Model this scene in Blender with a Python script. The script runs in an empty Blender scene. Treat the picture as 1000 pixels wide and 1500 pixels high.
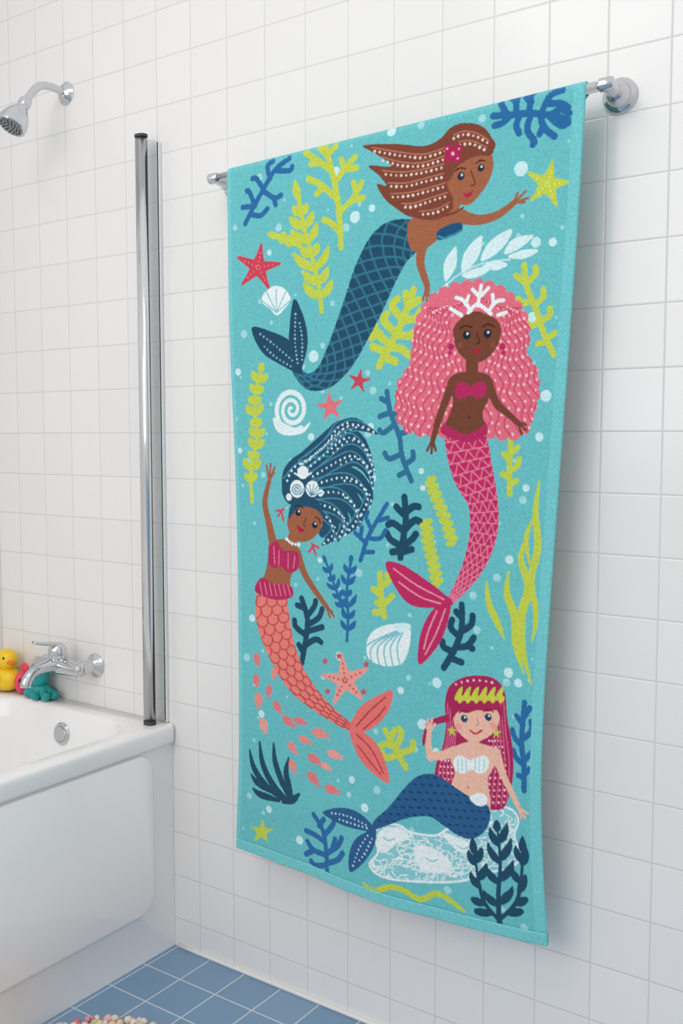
import bpy, bmesh, math, random
import numpy as np
from mathutils import Vector, Matrix
random.seed(7); rng=np.random.default_rng(7)
sc=bpy.context.scene
sc.view_settings.view_transform='Standard'
sc.view_settings.look='None'
D2=math.radians
def lin(c):
    return tuple(((x/255)/12.92 if x/255<=0.04045 else ((x/255+0.055)/1.055)**2.4) for x in c)
# ---------------------------------------------------------------- materials
def mat(name,col,rough=0.5,metal=0.0,**kw):
    m=bpy.data.materials.new(name); m.use_nodes=True
    b=m.node_tree.nodes['Principled BSDF']
    b.inputs['Base Color'].default_value=(*lin(col),1)
    b.inputs['Roughness'].default_value=rough
    b.inputs['Metallic'].default_value=metal
    for k,v in kw.items(): b.inputs[k.replace('_',' ')].default_value=v
    return m
def add_bump(m,scale,strength,dist=0.002):
    nt=m.node_tree; b=nt.nodes['Principled BSDF']
    tc=nt.nodes.new('ShaderNodeTexCoord'); n=nt.nodes.new('ShaderNodeTexNoise'); n.inputs['Scale'].default_value=scale
    bp=nt.nodes.new('ShaderNodeBump'); bp.inputs['Strength'].default_value=strength; bp.inputs['Distance'].default_value=dist
    nt.links.new(tc.outputs['Object'],n.inputs['Vector']); nt.links.new(n.outputs['Fac'],bp.inputs['Height']); nt.links.new(bp.outputs['Normal'],b.inputs['Normal'])
    return m
def tile_mat(name,ax,off,pitch,c1,c2,grout,mortar,rough,wav=0.05):
    m=bpy.data.materials.new(name); m.use_nodes=True; nt=m.node_tree; b=nt.nodes['Principled BSDF']; L=nt.links.new
    tc=nt.nodes.new('ShaderNodeTexCoord'); sp=nt.nodes.new('ShaderNodeSeparateXYZ'); cb=nt.nodes.new('ShaderNodeCombineXYZ')
    L(tc.outputs['Object'],sp.inputs[0])
    for i,a in enumerate(ax):
        ad=nt.nodes.new('ShaderNodeMath'); ad.operation='ADD'; ad.inputs[1].default_value=off[i]
        L(sp.outputs[a],ad.inputs[0]); L(ad.outputs[0],cb.inputs[i])
    def brick(ms,sm):
        br=nt.nodes.new('ShaderNodeTexBrick'); br.offset=0.0; br.squash=1.0
        br.inputs['Scale'].default_value=1.0; br.inputs['Mortar Size'].default_value=ms; br.inputs['Mortar Smooth'].default_value=sm
        br.inputs['Brick Width'].default_value=pitch; br.inputs['Row Height'].default_value=pitch; br.inputs['Bias'].default_value=0
        br.inputs['Color1'].default_value=(*lin(c1),1); br.inputs['Color2'].default_value=(*lin(c2),1); br.inputs['Mortar'].default_value=(*lin(grout),1)
        L(cb.outputs[0],br.inputs['Vector']); return br
    b1=brick(mortar,0.35); b2=brick(mortar*2.4,1.0)
    L(b1.outputs['Color'],b.inputs['Base Color'])
    n=nt.nodes.new('ShaderNodeTexNoise'); n.inputs['Scale'].default_value=14; n.inputs['Detail'].default_value=1; L(tc.outputs['Object'],n.inputs['Vector'])
    inv=nt.nodes.new('ShaderNodeMath'); inv.operation='MULTIPLY_ADD'; inv.inputs[1].default_value=-1; L(b2.outputs['Fac'],inv.inputs[0])
    ml=nt.nodes.new('ShaderNodeMath'); ml.operation='MULTIPLY'; ml.inputs[1].default_value=wav*10; L(n.outputs['Fac'],ml.inputs[0]); L(ml.outputs[0],inv.inputs[2])
    bp=nt.nodes.new('ShaderNodeBump'); bp.inputs['Strength'].default_value=0.5; bp.inputs['Distance'].default_value=0.0010
    L(inv.outputs[0],bp.inputs['Height']); L(bp.outputs['Normal'],b.inputs['Normal'])
    rg=nt.nodes.new('ShaderNodeMapRange'); rg.inputs['To Min'].default_value=rough; rg.inputs['To Max'].default_value=0.8
    L(b1.outputs['Fac'],rg.inputs['Value']); L(rg.outputs['Result'],b.inputs['Roughness'])
    return m
PITCH=0.108; ZO=0.037
m_wall=tile_mat('white_glazed_tile',('X','Z'),(0.620+PITCH*40,ZO+PITCH*2),PITCH,(239,237,235),(236,234,232),(215,213,212),0.0013,0.18)
m_wall2=tile_mat('white_glazed_tile_side',('Y','Z'),(PITCH*40,ZO+PITCH*2),PITCH,(239,237,235),(236,234,232),(215,213,212),0.0013,0.18)
m_floor=tile_mat('blue_floor_tile',('X','Y'),(1.664+PITCH*40,PITCH*60),PITCH,(126,158,186),(116,150,180),(200,208,214),0.0022,0.35)
m_chrome=mat('chrome',(208,210,213),0.08,1.0)
m_alu=mat('polished_aluminium',(222,223,225),0.16,1.0)
m_tub=mat('white_acrylic',(243,242,241),0.12); m_tub.node_tree.nodes['Principled BSDF'].inputs['Coat Weight'].default_value=0.3
m_dark=mat('dark_rubber',(60,62,66),0.5)
m_glass=mat('screen_glass',(236,242,242),0.04); g=m_glass.node_tree.nodes['Principled BSDF']; g.inputs['Transmission Weight'].default_value=0.95; g.inputs['IOR'].default_value=1.15
m_caulk=mat('white_silicone',(232,232,230),0.5)
# ---------------------------------------------------------------- mesh helpers
def obj(name,verts,faces,m,parent=None,smooth=True):
    me=bpy.data.meshes.new(name); me.from_pydata([tuple(v) for v in verts],[],faces); me.update()
    if smooth: me.polygons.foreach_set('use_smooth',[True]*len(me.polygons))
    bm=bmesh.new(); bm.from_mesh(me); bmesh.ops.recalc_face_normals(bm,faces=bm.faces); bm.to_mesh(me); bm.free()
    o=bpy.data.objects.new(name,me); sc.collection.objects.link(o)
    if m: me.materials.append(m)
    if parent: o.parent=parent
    return o
def empty(name):
    o=bpy.data.objects.new(name,None); sc.collection.objects.link(o); o.empty_display_size=0.05; return o
def loft(name,loops,m,parent=None,cap=True,smooth=True,cap0=True):
    n=len(loops[0]); V=[p for l in loops for p in l]; F=[]
    for i in range(len(loops)-1):
        for j in range(n):
            k=(j+1)%n; F.append((i*n+j,i*n+k,(i+1)*n+k,(i+1)*n+j))
    if cap and cap0: F.append(tuple(range(n))[::-1])
    if cap: F.append(tuple((len(loops)-1)*n+j for j in range(n)))
    o=obj(name,V,F,m,parent,smooth); return o
def frame(d):
    d=Vector(d).normalized(); a=Vector((0,0,1)) if abs(d.z)<0.9 else Vector((1,0,0))
    u=d.cross(a).normalized(); v=d.cross(u).normalized(); return d,u,v
def lathe(name,org,axis,prof,m,parent=None,n=40):
    d,u,v=frame(axis); o=Vector(org); loops=[]
    for (t,r) in prof:
        r=max(r,1e-5)
        loops.append([o+d*t+u*(r*math.cos(2*math.pi*j/n))+v*(r*math.sin(2*math.pi*j/n)) for j in range(n)])
    ob=loft(name,loops,m,parent); 
    md=ob.modifiers.new('es','EDGE_SPLIT'); md.split_angle=D2(38); return ob
def cr(pts,sub=6,closed=False):
    P=np.array(pts,float); n=len(P); out=[]
    rngi=range(n) if closed else range(n-1)
    for i in rngi:
        if closed: p0,p1,p2,p3=P[(i-1)%n],P[i],P[(i+1)%n],P[(i+2)%n]
        else: p0,p1,p2,p3=P[max(i-1,0)],P[i],P[i+1],P[min(i+2,n-1)]
        for k in range(sub):
            t=k/sub
            out.append(0.5*((2*p1)+(-p0+p2)*t+(2*p0-5*p1+4*p2-p3)*t*t+(-p0+3*p1-3*p2+p3)*t**3))
    if not closed: out.append(P[-1])
    return np.array(out)
def tube(name,pts,rad,m,parent=None,n=20,sub=6,flat=1.0):
    if np.isscalar(rad): rad=[rad]*len(pts)
    A=cr([(*p,r) for p,r in zip(pts,rad)],sub); loops=[]; prev=None
    for i in range(len(A)):
        a=Vector(A[max(i-1,0)][:3]); b=Vector(A[min(i+1,len(A)-1)][:3]); d=(b-a).normalized()
        if prev is None: _,u,v=frame(d)
        else:
            u=(prev-d*prev.dot(d)).normalized(); v=d.cross(u)
        prev=u; c=Vector(A[i][:3]); r=max(A[i][3],1e-4)
        loops.append([c+u*(r*math.cos(2*math.pi*j/n))+v*(r*flat*math.sin(2*math.pi*j/n)) for j in range(n)])
    return loft(name,loops,m,parent)
def box(name,x0,x1,y0,y1,z0,z1,m,parent=None,bev=0):
    V=[(x,y,z) for x in(x0,x1) for y in(y0,y1) for z in(z0,z1)]
    F=[(0,1,3,2),(4,6,7,5),(0,4,5,1),(2,3,7,6),(0,2,6,4),(1,5,7,3)]
    o=obj(name,V,F,m,parent,False)
    if bev:
        b=o.modifiers.new('b','BEVEL'); b.width=bev; b.segments=3
    return o
def ellipsoid(name,c,r,m,parent=None,rot=None,n=24):
    bm=bmesh.new(); bmesh.ops.create_uvsphere(bm,u_segments=n,v_segments=n//2,radius=1)
    M=Matrix.Translation(c)@(rot.to_matrix().to_4x4() if rot else Matrix.Identity(4))@Matrix.Diagonal((*r,1))
    bm.transform(M); me=bpy.data.meshes.new(name); bm.to_mesh(me); bm.free(); me.materials.append(m)
    me.polygons.foreach_set('use_smooth',[True]*len(me.polygons))
    o=bpy.data.objects.new(name,me); sc.collection.objects.link(o)
    if parent: o.parent=parent
    return o
# ---------------------------------------------------------------- room shell
XL=-2.33; XR=1.3; YF=-3.4; ZC=2.75
box('wall_back',XL-0.1,XR,0,0.1,-0.1,ZC,m_wall)
box('wall_left',XL-0.1,XL,YF,0,-0.1,ZC,m_wall2)
box('floor',XL-0.1,XR,YF,0.1,-0.1,0,m_floor)
# ---------------------------------------------------------------- bathtub
TX=-1.664; RIM=0.5575
tub=empty('bathtub')
def rr(x0,x1,y0,y1,r,z,k=8):
    out=[]
    for (cx,cy,a0) in((x1-r,y1-r,0),(x0+r,y1-r,90),(x0+r,y0+r,180),(x1-r,y0+r,270)):
        for i in range(k+1):
            a=D2(a0+90*i/k); out.append((cx+r*math.cos(a),cy+r*math.sin(a),z))
    return out
ox0,ox1,oy0,oy1=XL+0.001,TX,-1.68,-0.0005
ix0,ix1,iy0,iy1=XL+0.055,TX-0.062,-1.60,-0.058
L=[]
def O(i,z): L.append(rr(ox0,ox1-i,oy0+i,oy1,0.012,z))
def I(i,z,r=0.11,e=0): L.append(rr(ix0+i,ix1-i,iy0+i+e,iy1-i,r,z))
O(0.020,0.512);O(0.006,0.512);O(0.001,0.515);O(0,0.520);O(0,0.545);O(0.0015,0.552);O(0.005,0.5565);O(0.010,RIM+0.0005)
I(-0.012,RIM);I(-0.005,RIM-0.001);I(0.0,RIM-0.004);I(0.004,RIM-0.010);I(0.012,0.50,.11);I(0.022,0.42,.11,.03);I(0.035,0.30,.12,.08);I(0.05,0.20,.12,.14);I(0.075,0.155,.11,.17);I(0.12,0.135,.09,.2);I(0.2,0.13,.05,.2)
loft('tub_shell',L,m_tub,tub,cap0=False)
def rry(y0,y1,z0,z1,r,x,k=8):
    return [(x,p[0],p[1]) for p in rr(y0,y1,z0,z1,r,0,k)]
AX=TX-0.012
L=[rry(-1.66,-0.0005,0.0,0.514,0.002,AX-0.02),rry(-1.66,-0.0005,0.0,0.514,0.002,AX),
   rry(-1.60,-0.066,0.112,0.509,0.055,AX+0.0),rry(-1.597,-0.069,0.115,0.507,0.053,AX+0.002),rry(-1.592,-0.075,0.121,0.506,0.048,AX+0.0085),rry(-1.586,-0.081,0.127,0.505,0.043,AX+0.010)]
o=loft('tub_apron',L,m_tub,tub); o.modifiers.new('es','EDGE_SPLIT').split_angle=D2(50)
lathe('overflow_plate',(-1.998,iy1-0.010,0.492),(0,-1,0.12),[(0,0.029),(0.006,0.029),(0.009,0.026),(0.009,0.021),(0.0075,0.020),(0.012,0.018),(0.013,0.0)],m_chrome,tub)
lathe('drain',(-1.998,-0.35,0.131),(0,0,1),[(0,0.03),(0.003,0.03),(0.005,0.024),(0.004,0.0)],m_chrome,tub)
o=tube('trim_1',[(TX+0.004,-0.004,0.004),(-1.0,-0.004,0.004),(0.2,-0.004,0.004),(XR,-0.004,0.004)],0.005,m_caulk)
# ---------------------------------------------------------------- bath screen
bs=empty('bath_screen')
px,py=-1.712,-0.040; zb,zt=RIM+0.002,1.945
def prof(z,s=1.0):
    return [(px+s*0.015*math.copysign(abs(math.cos(a))**0.8,math.cos(a)),py+s*0.012*math.copysign(abs(math.sin(a))**0.8,math.sin(a)),z) for a in [2*math.pi*i/32 for i in range(32)]]
loft('front_post',[prof(zb+0.008),prof(zt-0.006)],m_alu,bs)
loft('post_foot_cap',[prof(zb,1.05),prof(zb+0.008,1.05)],m_dark,bs,smooth=False)
loft('post_top_cap',[prof(zt-0.006,1.05),prof(zt,1.05)],m_dark,bs,smooth=False)
m_wht=mat('white_profile',(232,233,234),0.3)
box('wall_channel',-1.694,-1.686,-0.010,-0.0003,zb,zt-0.012,m_wht,bs,0.0015)
V=[(-1.700,-0.036,zb+.004),(-1.696,-0.036,zb+.004),(-1.688,-0.010,zb+.004),(-1.692,-0.010,zb+.004)]
loft('glass_pane',[V,[(a,b,zt-0.012) for a,b,c in V]],m_glass,bs,smooth=False)
# ---------------------------------------------------------------- shower head
sh=empty('shower_head'); sx=-2.016
lathe('wall_flange',(sx,0,2.107),(0,-1,0),[(0,0.028),(0.003,0.028),(0.008,0.022),(0.014,0.016),(0.016,0.011)],m_chrome,sh)
tube('arm',[(sx,-0.006,2.107),(sx,-0.05,2.110),(sx,-0.085,2.100),(sx,-0.112,2.070),(sx,-0.122,2.056)],0.0095,m_chrome,sh)
ax=Vector((-0.10,-0.50,-0.86)).normalized(); b0=Vector((sx,-0.121,2.058))
lathe('ball_joint',b0-ax*0.004,ax,[(0,0.010),(0.006,0.0145),(0.016,0.0155),(0.024,0.0135),(0.027,0.0125)],m_chrome,sh)
lathe('bell',b0+ax*0.02,ax,[(0,0.014),(0.006,0.016),(0.012,0.020),(0.026,0.028),(0.042,0.034),(0.052,0.0355),(0.060,0.0355),(0.063,0.033),(0.062,0.029)],m_chrome,sh)
m_face=mat('spray_face_grey',(150,153,157),0.35,0.3)
lathe('spray_face',b0+ax*0.0815,ax,[(0,0.030),(0.001,0.029),(0.002,0.0)],m_face,sh)
d,u,v=frame(ax)
for ring,nn in((0.024,16),(0.016,11),(0.008,6)):
    for i in range(nn):
        a=2*math.pi*i/nn; c=b0+ax*0.083+u*ring*math.cos(a)+v*ring*math.sin(a)
        lathe('nozzle',c,ax,[(0,0.0017),(0.003,0.0012),(0.003,0)],m_dark,sh,8)
# ---------------------------------------------------------------- bath mixer tap
tp=empty('bath_mixer_tap'); tz=0.664
for s in(-1,1):
    cx=sx+s*0.070
    lathe('wall_flange',(cx,0,tz),(0,-1,0),[(0,0.031),(0.004,0.031),(0.010,0.024),(0.018,0.016),(0.020,0.015),(0.034,0.015),(0.034,0.018),(0.050,0.018),(0.052,0.014),(0.058,0.012)],m_chrome,tp)
tube('body',[(sx-0.085,-0.06,tz),(sx-0.055,-0.06,tz),(sx,-0.06,tz+0.002),(sx+0.055,-0.06,tz),(sx+0.085,-0.06,tz)],[0.016,0.019,0.023,0.019,0.016],m_chrome,tp,28)
lathe('cartridge',(sx,-0.062,tz+0.010),(0,-0.12,1),[(0,0.022),(0.016,0.0225),(0.022,0.021),(0.024,0.0235),(0.034,0.0235),(0.044,0.020),(0.050,0.012),(0.052,0)],m_chrome,tp)
tube('lever',[(sx,-0.060,tz+0.056),(sx,-0.085,tz+0.062),(sx,-0.110,tz+0.066),(sx,-0.138,tz+0.074)],[0.010,0.010,0.0085,0.0075],m_chrome,tp,20,6,0.55)
tube('spout',[(sx,-0.066,tz+0.004),(sx,-0.090,tz+0.006),(sx,-0.125,tz+0.004),(sx,-0.150,tz-0.006),(sx,-0.163,tz-0.022),(sx,-0.165,tz-0.034)],[0.019,0.016,0.014,0.0135,0.0135,0.0135],m_chrome,tp,28)
# ---------------------------------------------------------------- towel bar
tb=empty('towel_rail'); BY=-0.070
xl_b,zl_b=-1.462,1.803; xr_b,zr_b=-0.597,1.828
def zbar(x): return zl_b+(zr_b-zl_b)*(x-xl_b)/(xr_b-xl_b)
tube('bar',[(xl_b-0.012,BY,zbar(xl_b-0.012)),(-1.0,BY,zbar(-1.0)),(xr_b+0.004,BY,zbar(xr_b+.004))],0.0085,m_chrome,tb,24,1)
for x in(xl_b,xr_b):
    z=zbar(x)
    lathe('wall_flange',(x,0,z),(0,-1,0),[(0,0.030),(0.005,0.030),(0.009,0.027),(0.011,0.022),(0.030,0.0175),(0.036,0.012),(0.060,0.0105),(0.066,0.0105)],m_chrome,tb)
    lathe('bar_socket',(x-0.013,BY,z),(1,0,0.02),[(0,0.0),(0.001,0.009),(0.004,0.0115),(0.022,0.0115),(0.026,0.009),(0.027,0)],m_chrome,tb,28)
# ================================================================ TOWEL ARTWORK
# the printed motif is drawn as vector shapes on a flat cloth sheet (metres), traced through a plane rectification
F0=1441.0; pit=D2(4.37); yaw=D2(34.9); cp,sp_=math.cos(pit),math.sin(pit); cy,sy=math.cos(yaw),math.sin(yaw); YT=1.604
def T(u,v):
    u=np.asarray(u,float); v=np.asarray(v,float); a=750-v
    H=F0*cp+a*sp_; Z=-F0*sp_+a*cp; R=u-500
    X=-sy*H+cy*R; Y=cy*H+sy*R; s=YT/Y
    return X*s,1.25+Z*s,s
RES=0.0006; X0=-1.47; Z0=1.89; CW=1500; CH=2640
BASE=(106,193,197)
C=np.empty((CH,CW,3),np.float32); C[:]=BASE
CLIP=None
def cv(P):
    P=np.asarray(P,float); x,z,s=T(P[:,0],P[:,1]); return np.stack([(x-X0)/RES,(Z0-z)/RES],1),s*1.08/RES
def paint(y0,y1,x0,x1,m,col):
    if CLIP is not None: m=m&CLIP[y0:y1,x0:x1]
    C[y0:y1,x0:x1][m]=col
def bb(xa,xb,ya,yb):
    return max(0,int(xa)-1),min(CW,int(xb)+2),max(0,int(ya)-1),min(CH,int(yb)+2)
def P(pts,col,smooth=True,draw=True):
    if smooth: pts=cr(pts,6,True)
    Q,_=cv(pts); x0,x1,y0,y1=bb(Q[:,0].min(),Q[:,0].max(),Q[:,1].min(),Q[:,1].max())
    m=np.zeros((y1-y0,x1-x0),bool); xs=np.arange(x0,x1)+0.5; ys=np.arange(y0,y1)+0.5; n=len(Q)
    for i in range(n):
        a=Q[i]; b=Q[(i+1)%n]
        if a[1]==b[1]: continue
        if a[1]>b[1]: a,b=b,a
        r=np.nonzero((ys>=a[1])&(ys<b[1]))[0]
        if len(r)==0: continue
        xi=a[0]+(ys[r]-a[1])*(b[0]-a[0])/(b[1]-a[1])
        m[r]^=(xs[None,:]>xi[:,None])
    if draw: paint(y0,y1,x0,x1,m,col)
    full=np.zeros((CH,CW),bool); full[y0:y1,x0:x1]=m; return full
def S(pts,w,col,smooth=True,mask=False,into=None):
    pts=np.asarray(pts,float)
    w=np.full(len(pts),float(w)) if np.isscalar(w) else np.array(w,float)
    A=np.concatenate([pts,w[:,None]],1)
    if smooth and len(A)>2: A=cr(A,5)
    Q,s=cv(A[:,:2]); R=np.maximum(A[:,2]*0.5*s,0.6)
    full=into if into is not None else (np.zeros((CH,CW),bool) if mask else None)
    for i in range(len(Q)-1):
        a,b=Q[i],Q[i+1]; ra,rb=R[i],R[i+1]; rm=max(ra,rb)
        x0,x1,y0,y1=bb(min(a[0],b[0])-rm,max(a[0],b[0])+rm,min(a[1],b[1])-rm,max(a[1],b[1])+rm)
        if x1<=x0 or y1<=y0: continue
        xs=np.arange(x0,x1)[None,:]+0.5-a[0]; ys=np.arange(y0,y1)[:,None]+0.5-a[1]
        d=b-a; l2=max(d@d,1e-9); t=np.clip((xs*d[0]+ys*d[1])/l2,0,1)
        m=(xs-t*d[0])**2+(ys-t*d[1])**2<=(ra+(rb-ra)*t)**2
        paint(y0,y1,x0,x1,m,col)
        if full is not None: full[y0:y1,x0:x1]|=m
    return full
def D(x,y,r,col): S([(x,y),(x+.01,y)],2*r,col)
def Dm(l,col):
    for x,y,r in l: D(x,y,r,col)
def beads(pts,step,r,col,jit=0.0):
    A=cr(pts,8); d=np.r_[0,np.cumsum(np.hypot(*np.diff(A[:,:2],axis=0).T))]
    for t in np.arange(step/2,d[-1],step):
        x=np.interp(t,d,A[:,0]); y=np.interp(t,d,A[:,1]); D(x+random.uniform(-jit,jit),y+random.uniform(-jit,jit),r*random.uniform(.8,1.15),col)
def path(pts,n):
    A=cr(pts,8); d=np.r_[0,np.cumsum(np.hypot(*np.diff(A[:,:2],axis=0).T))]; t=np.linspace(0,d[-1],n)
    X=np.interp(t,d,A[:,0]); Y=np.interp(t,d,A[:,1]); tx=np.gradient(X); ty=np.gradient(Y); l=np.hypot(tx,ty)
    return X,Y,tx/l,ty/l
def weed(pts,n,Lf,w,col,ang=50,stem=4,tip=0.75,alt=False,taper=.35,root=.12):
    S(pts,[stem]*len(pts),col)
    X,Y,tx,ty=path(pts,n+2)
    for i in range(1,n+2):
        f=i/(n+1)
        if f<root: continue
        l=Lf*(1-(1-tip)*f)*(0.75+0.25*math.sin(i*2.4+1))
        for sgn in(-1,1):
            if alt and (i%2==0)==(sgn>0): continue
            if i==n+1 and sgn>0: continue
            a=D2(ang)*sgn*(1 if i<=n else 0.1)
            dx=tx[i]*math.cos(a)-ty[i]*math.sin(a); dy=tx[i]*math.sin(a)+ty[i]*math.cos(a)
            mx,my=X[i]+dx*l*.55,Y[i]+dy*l*.55
            ex,ey=mx+(dx*.6+tx[i]*.4)*l*.5,my+(dy*.6+ty[i]*.4)*l*.5
            S([(X[i],Y[i]),(mx,my),(ex,ey)],[w*.6,w,w*taper],col)
def coral(lines,w,col):
    for l in lines: S(l,w,col)
def star(x,y,r,col,rot=0,inner=.4):
    pts=[]
    for i in range(10):
        a=D2(rot-90+36*i); rad=r if i%2==0 else r*inner
        pts.append((x+rad*math.cos(a)*.95,y+rad*math.sin(a)))
    P(pts,col,False)
    for i in range(5):
        a=D2(rot-90+72*i); S([(x,y),(x+r*.93*.95*math.cos(a),y+r*.93*math.sin(a))],[r*.5,r*.12],col,False)
def net(pw,step,k,col,w,mode='net'):
    A=cr(pw,8); d=np.r_[0,np.cumsum(np.hypot(*np.diff(A[:,:2],axis=0).T))]; n=int(d[-1]/step); t=np.linspace(0,d[-1],n+1)
    X,Y,W=[np.interp(t,d,A[:,i]) for i in range(3)]; tx=np.gradient(X);ty=np.gradient(Y);l=np.hypot(tx,ty); nx,ny=-ty/l,tx/l
    def pt(i,c):
        i=min(max(i,0),n); ii=int(i); fr=i-ii; jj=min(ii+1,n)
        x=X[ii]*(1-fr)+X[jj]*fr; y=Y[ii]*(1-fr)+Y[jj]*fr; ww=W[ii]*(1-fr)+W[jj]*fr
        return (x+(nx[ii]*(1-fr)+nx[jj]*fr)*ww*.55*c,y+(ny[ii]*(1-fr)+ny[jj]*fr)*ww*.55*c)
    if mode=='net':
        for i in range(-k,n+1):
            for s in(-1,1):
                S([pt(i+k*q/4,s*(-1+q/2)) for q in range(5)],w,col,False)
    elif mode=='tri':
        for i in range(0,n+1):
            S([pt(i,-1),pt(i,1)],w,col,False)
            m=k
            for j in range(m):
                c0=-1+2*j/m; c1=-1+2*(j+1)/m; cm=(c0+c1)/2
                S([pt(i,c0),pt(i+1,cm)],w,col,False); S([pt(i+1,cm),pt(i,c1)],w,col,False)
    elif mode=='scale':
        for i in range(0,n+1):
            o=(i%2)/k
            for j in range(-1,k+1):
                c0=-1+2*j/k+o; c1=c0+2/k
                S([pt(i,c0),pt(i+.75,c0+.2/k),pt(i+1.0,(c0+c1)/2),pt(i+.75,c1-.2/k),pt(i,c1)],w,col)
NAVY=(30,76,102); NAVY2=(52,118,144); BLUE=(42,108,164); BLUE2=(48,114,152); LIME=(196,210,78); WHT=(234,243,243); PALE=(186,228,231)
RED=(208,66,88); MAG=(184,42,96); PINK=(228,112,132)
# bubbles
pts=[]
tries=0
while len(pts)<170 and tries<20000:
    tries+=1; x=random.uniform(345,845); y=random.uniform(150,1365)
    if all((x-a)**2+(y-b)**2>24**2 for a,b in pts): pts.append((x,y))
for x,y in pts: D(x,y,random.choice([2,2.5,3,4,5.5]),(164,219,223))
Dm([(763,247,10),(520,318,8),(573,192,7),(785,355,7),(780,465,7),(492,252,7),(458,522,8),(395,370,4),(547,700,7),(352,660,4),(455,640,5),(620,690,4),(800,580,8),(372,905,5),(470,820,4),(640,1000,7),(745,985,7),(745,820,6),(500,960,6),(620,1060,7),(540,1180,6),(440,1230,6),(660,1140,4),(385,1045,5),(395,1185,5),(790,640,6),(350,545,5),(600,690,3),(622,715,4),(500,700,3),(590,228,6),(545,305,5),(640,140,5),(690,150,6),(610,140,5),(480,200,5),(760,590,6),(810,355,6),(545,625,5),(700,830,5),(770,715,5),(760,1000,6),(590,1010,5),(640,1100,5),(520,1140,5)],(204,236,239))
# top corals
coral([[(722,170),(750,168),(780,166),(812,170),(832,176)],[(742,168),(733,150)],[(756,168),(757,140),(764,134)],[(757,150),(745,140)],[(775,166),(778,140),(784,130)],[(778,150),(770,142)],[(792,167),(806,140),(824,132)],[(800,152),(822,152),(832,158)],[(806,168),(822,160),(834,166)],[(748,169),(736,180),(724,184)],[(762,168),(756,184),(760,195)],[(778,167),(772,190),(782,206),(780,212)],[(792,170),(796,186),(812,200)],[(796,184),(790,196)],[(806,172),(822,184),(832,180)]],9.5,BLUE)
coral([[(360,328),(374,300),(390,270),(404,248),(424,232)],[(374,302),(356,304)],[(374,302),(366,282),(362,280)],[(386,278),(376,262),(370,262)],[(386,280),(402,290),(412,286)],[(396,262),(392,244),(400,236)],[(404,250),(424,250),(428,244)],[(368,314),(382,316),(392,306)],[(402,292),(404,300)]],7.5,BLUE)
# lime plants top
coral([[(499,362),(498,330),(494,290),(486,250),(476,214)],[(496,312),(516,292),(530,268)],[(514,294),(532,290)],[(522,280),(518,268)],[(498,340),(484,326),(474,322)],[(494,292),(472,272),(452,262)],[(474,274),(464,284)],[(490,268),(506,246),(520,230)],[(505,248),(522,246)],[(504,248),(500,234)],[(486,250),(466,236),(448,224)],[(468,238),(456,240)],[(480,226),(492,214)],[(480,228),(468,216)]],9,LIME)
weed([(470,456),(466,420),(458,380),(446,335),(438,292)],7,46,13,LIME,52,7,.55)
weed([(440,360),(424,352),(406,346)],2,16,10,LIME,50,8,.8)
# star red, white shell
star(379,392,36,RED,8,.36)
for i in range(5):
    a=D2(8-90+72*i); beads([(379,392),(379+24*math.cos(a),392+24*math.sin(a))],6,1,(240,150,150))
P([(386,432),(396,422),(406,419),(418,424),(426,438),(419,450),(406,462),(395,452),(385,444)],WHT)
for a in(-50,-25,0,25,50): S([(405,458),(405+34*math.sin(D2(a)),458-34*math.cos(D2(a)))],1.8,(130,200,208),False)
# lime C
coral([[(556,536),(572,505),(590,470),(606,425)],[(566,515),(546,508)],[(572,505),(552,488),(548,476)],[(580,488),(562,470),(566,460)],[(590,468),(574,448),(582,438)],[(598,448),(594,430)],[(572,508),(590,512),(600,520)],[(580,490),(600,492),(610,484)],[(590,470),(610,466),(616,456)],[(600,448),(614,440)],[(562,522),(580,530)],[(556,488),(544,494)]],11,LIME)
# white leaf sprig
S([(634,452),(648,424),(672,402),(706,386),(748,380)],2.5,PALE)
for pts in([(634,452),(640,430),(656,414),(650,436)],[(652,412),(650,386),(662,366),(668,362),(668,388),(660,404)],[(676,398),(678,374),(692,354),(706,346),(702,372),(690,390)],[(704,382),(712,360),(730,344),(750,336),(742,356),(724,374)],[(738,372),(752,350),(780,344),(776,352),(758,366)],[(744,376),(766,366),(788,366),(780,374),(762,380)],[(676,402),(700,392),(718,394),(704,404),(686,408)],[(706,390),(726,382),(744,388),(726,396)]):
    P(pts,(214,238,240))
# lime D, E
coral([[(768,388),(772,420),(786,455),(798,490),(812,520)],[(772,415),(756,404)],[(774,412),(786,400),(784,392)],[(780,440),(766,444),(760,438)],[(784,446),(796,436),(796,424)],[(792,470),(778,478),(770,470)],[(794,470),(806,462),(806,452)],[(802,500),(788,504)],[(802,496),(814,488)]],8.5,LIME)
weed([(370,735),(368,690),(376,640),(373,590),(382,542)],11,18,11,LIME,52,6,.9)
# spiral shell
sp=[]
for i in range(70):
    a=i*0.235; r=27*(1-i/74); sp.append((427+r*math.cos(a+1)*.95,600+r*1.2*math.sin(a+1)))
S(sp,[8-i*.055 for i in range(70)],(228,241,242),False)
P([(400,612),(404,630),(420,638),(444,634),(454,618),(440,628),(420,622)],(228,241,242))
beads([(404,590),(412,572),(430,567),(448,580),(454,598)],7,1.3,BASE)
star(483,596,22,(226,118,124),-8,.4); star(527,558,18,(200,72,94),10,.38)
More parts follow.
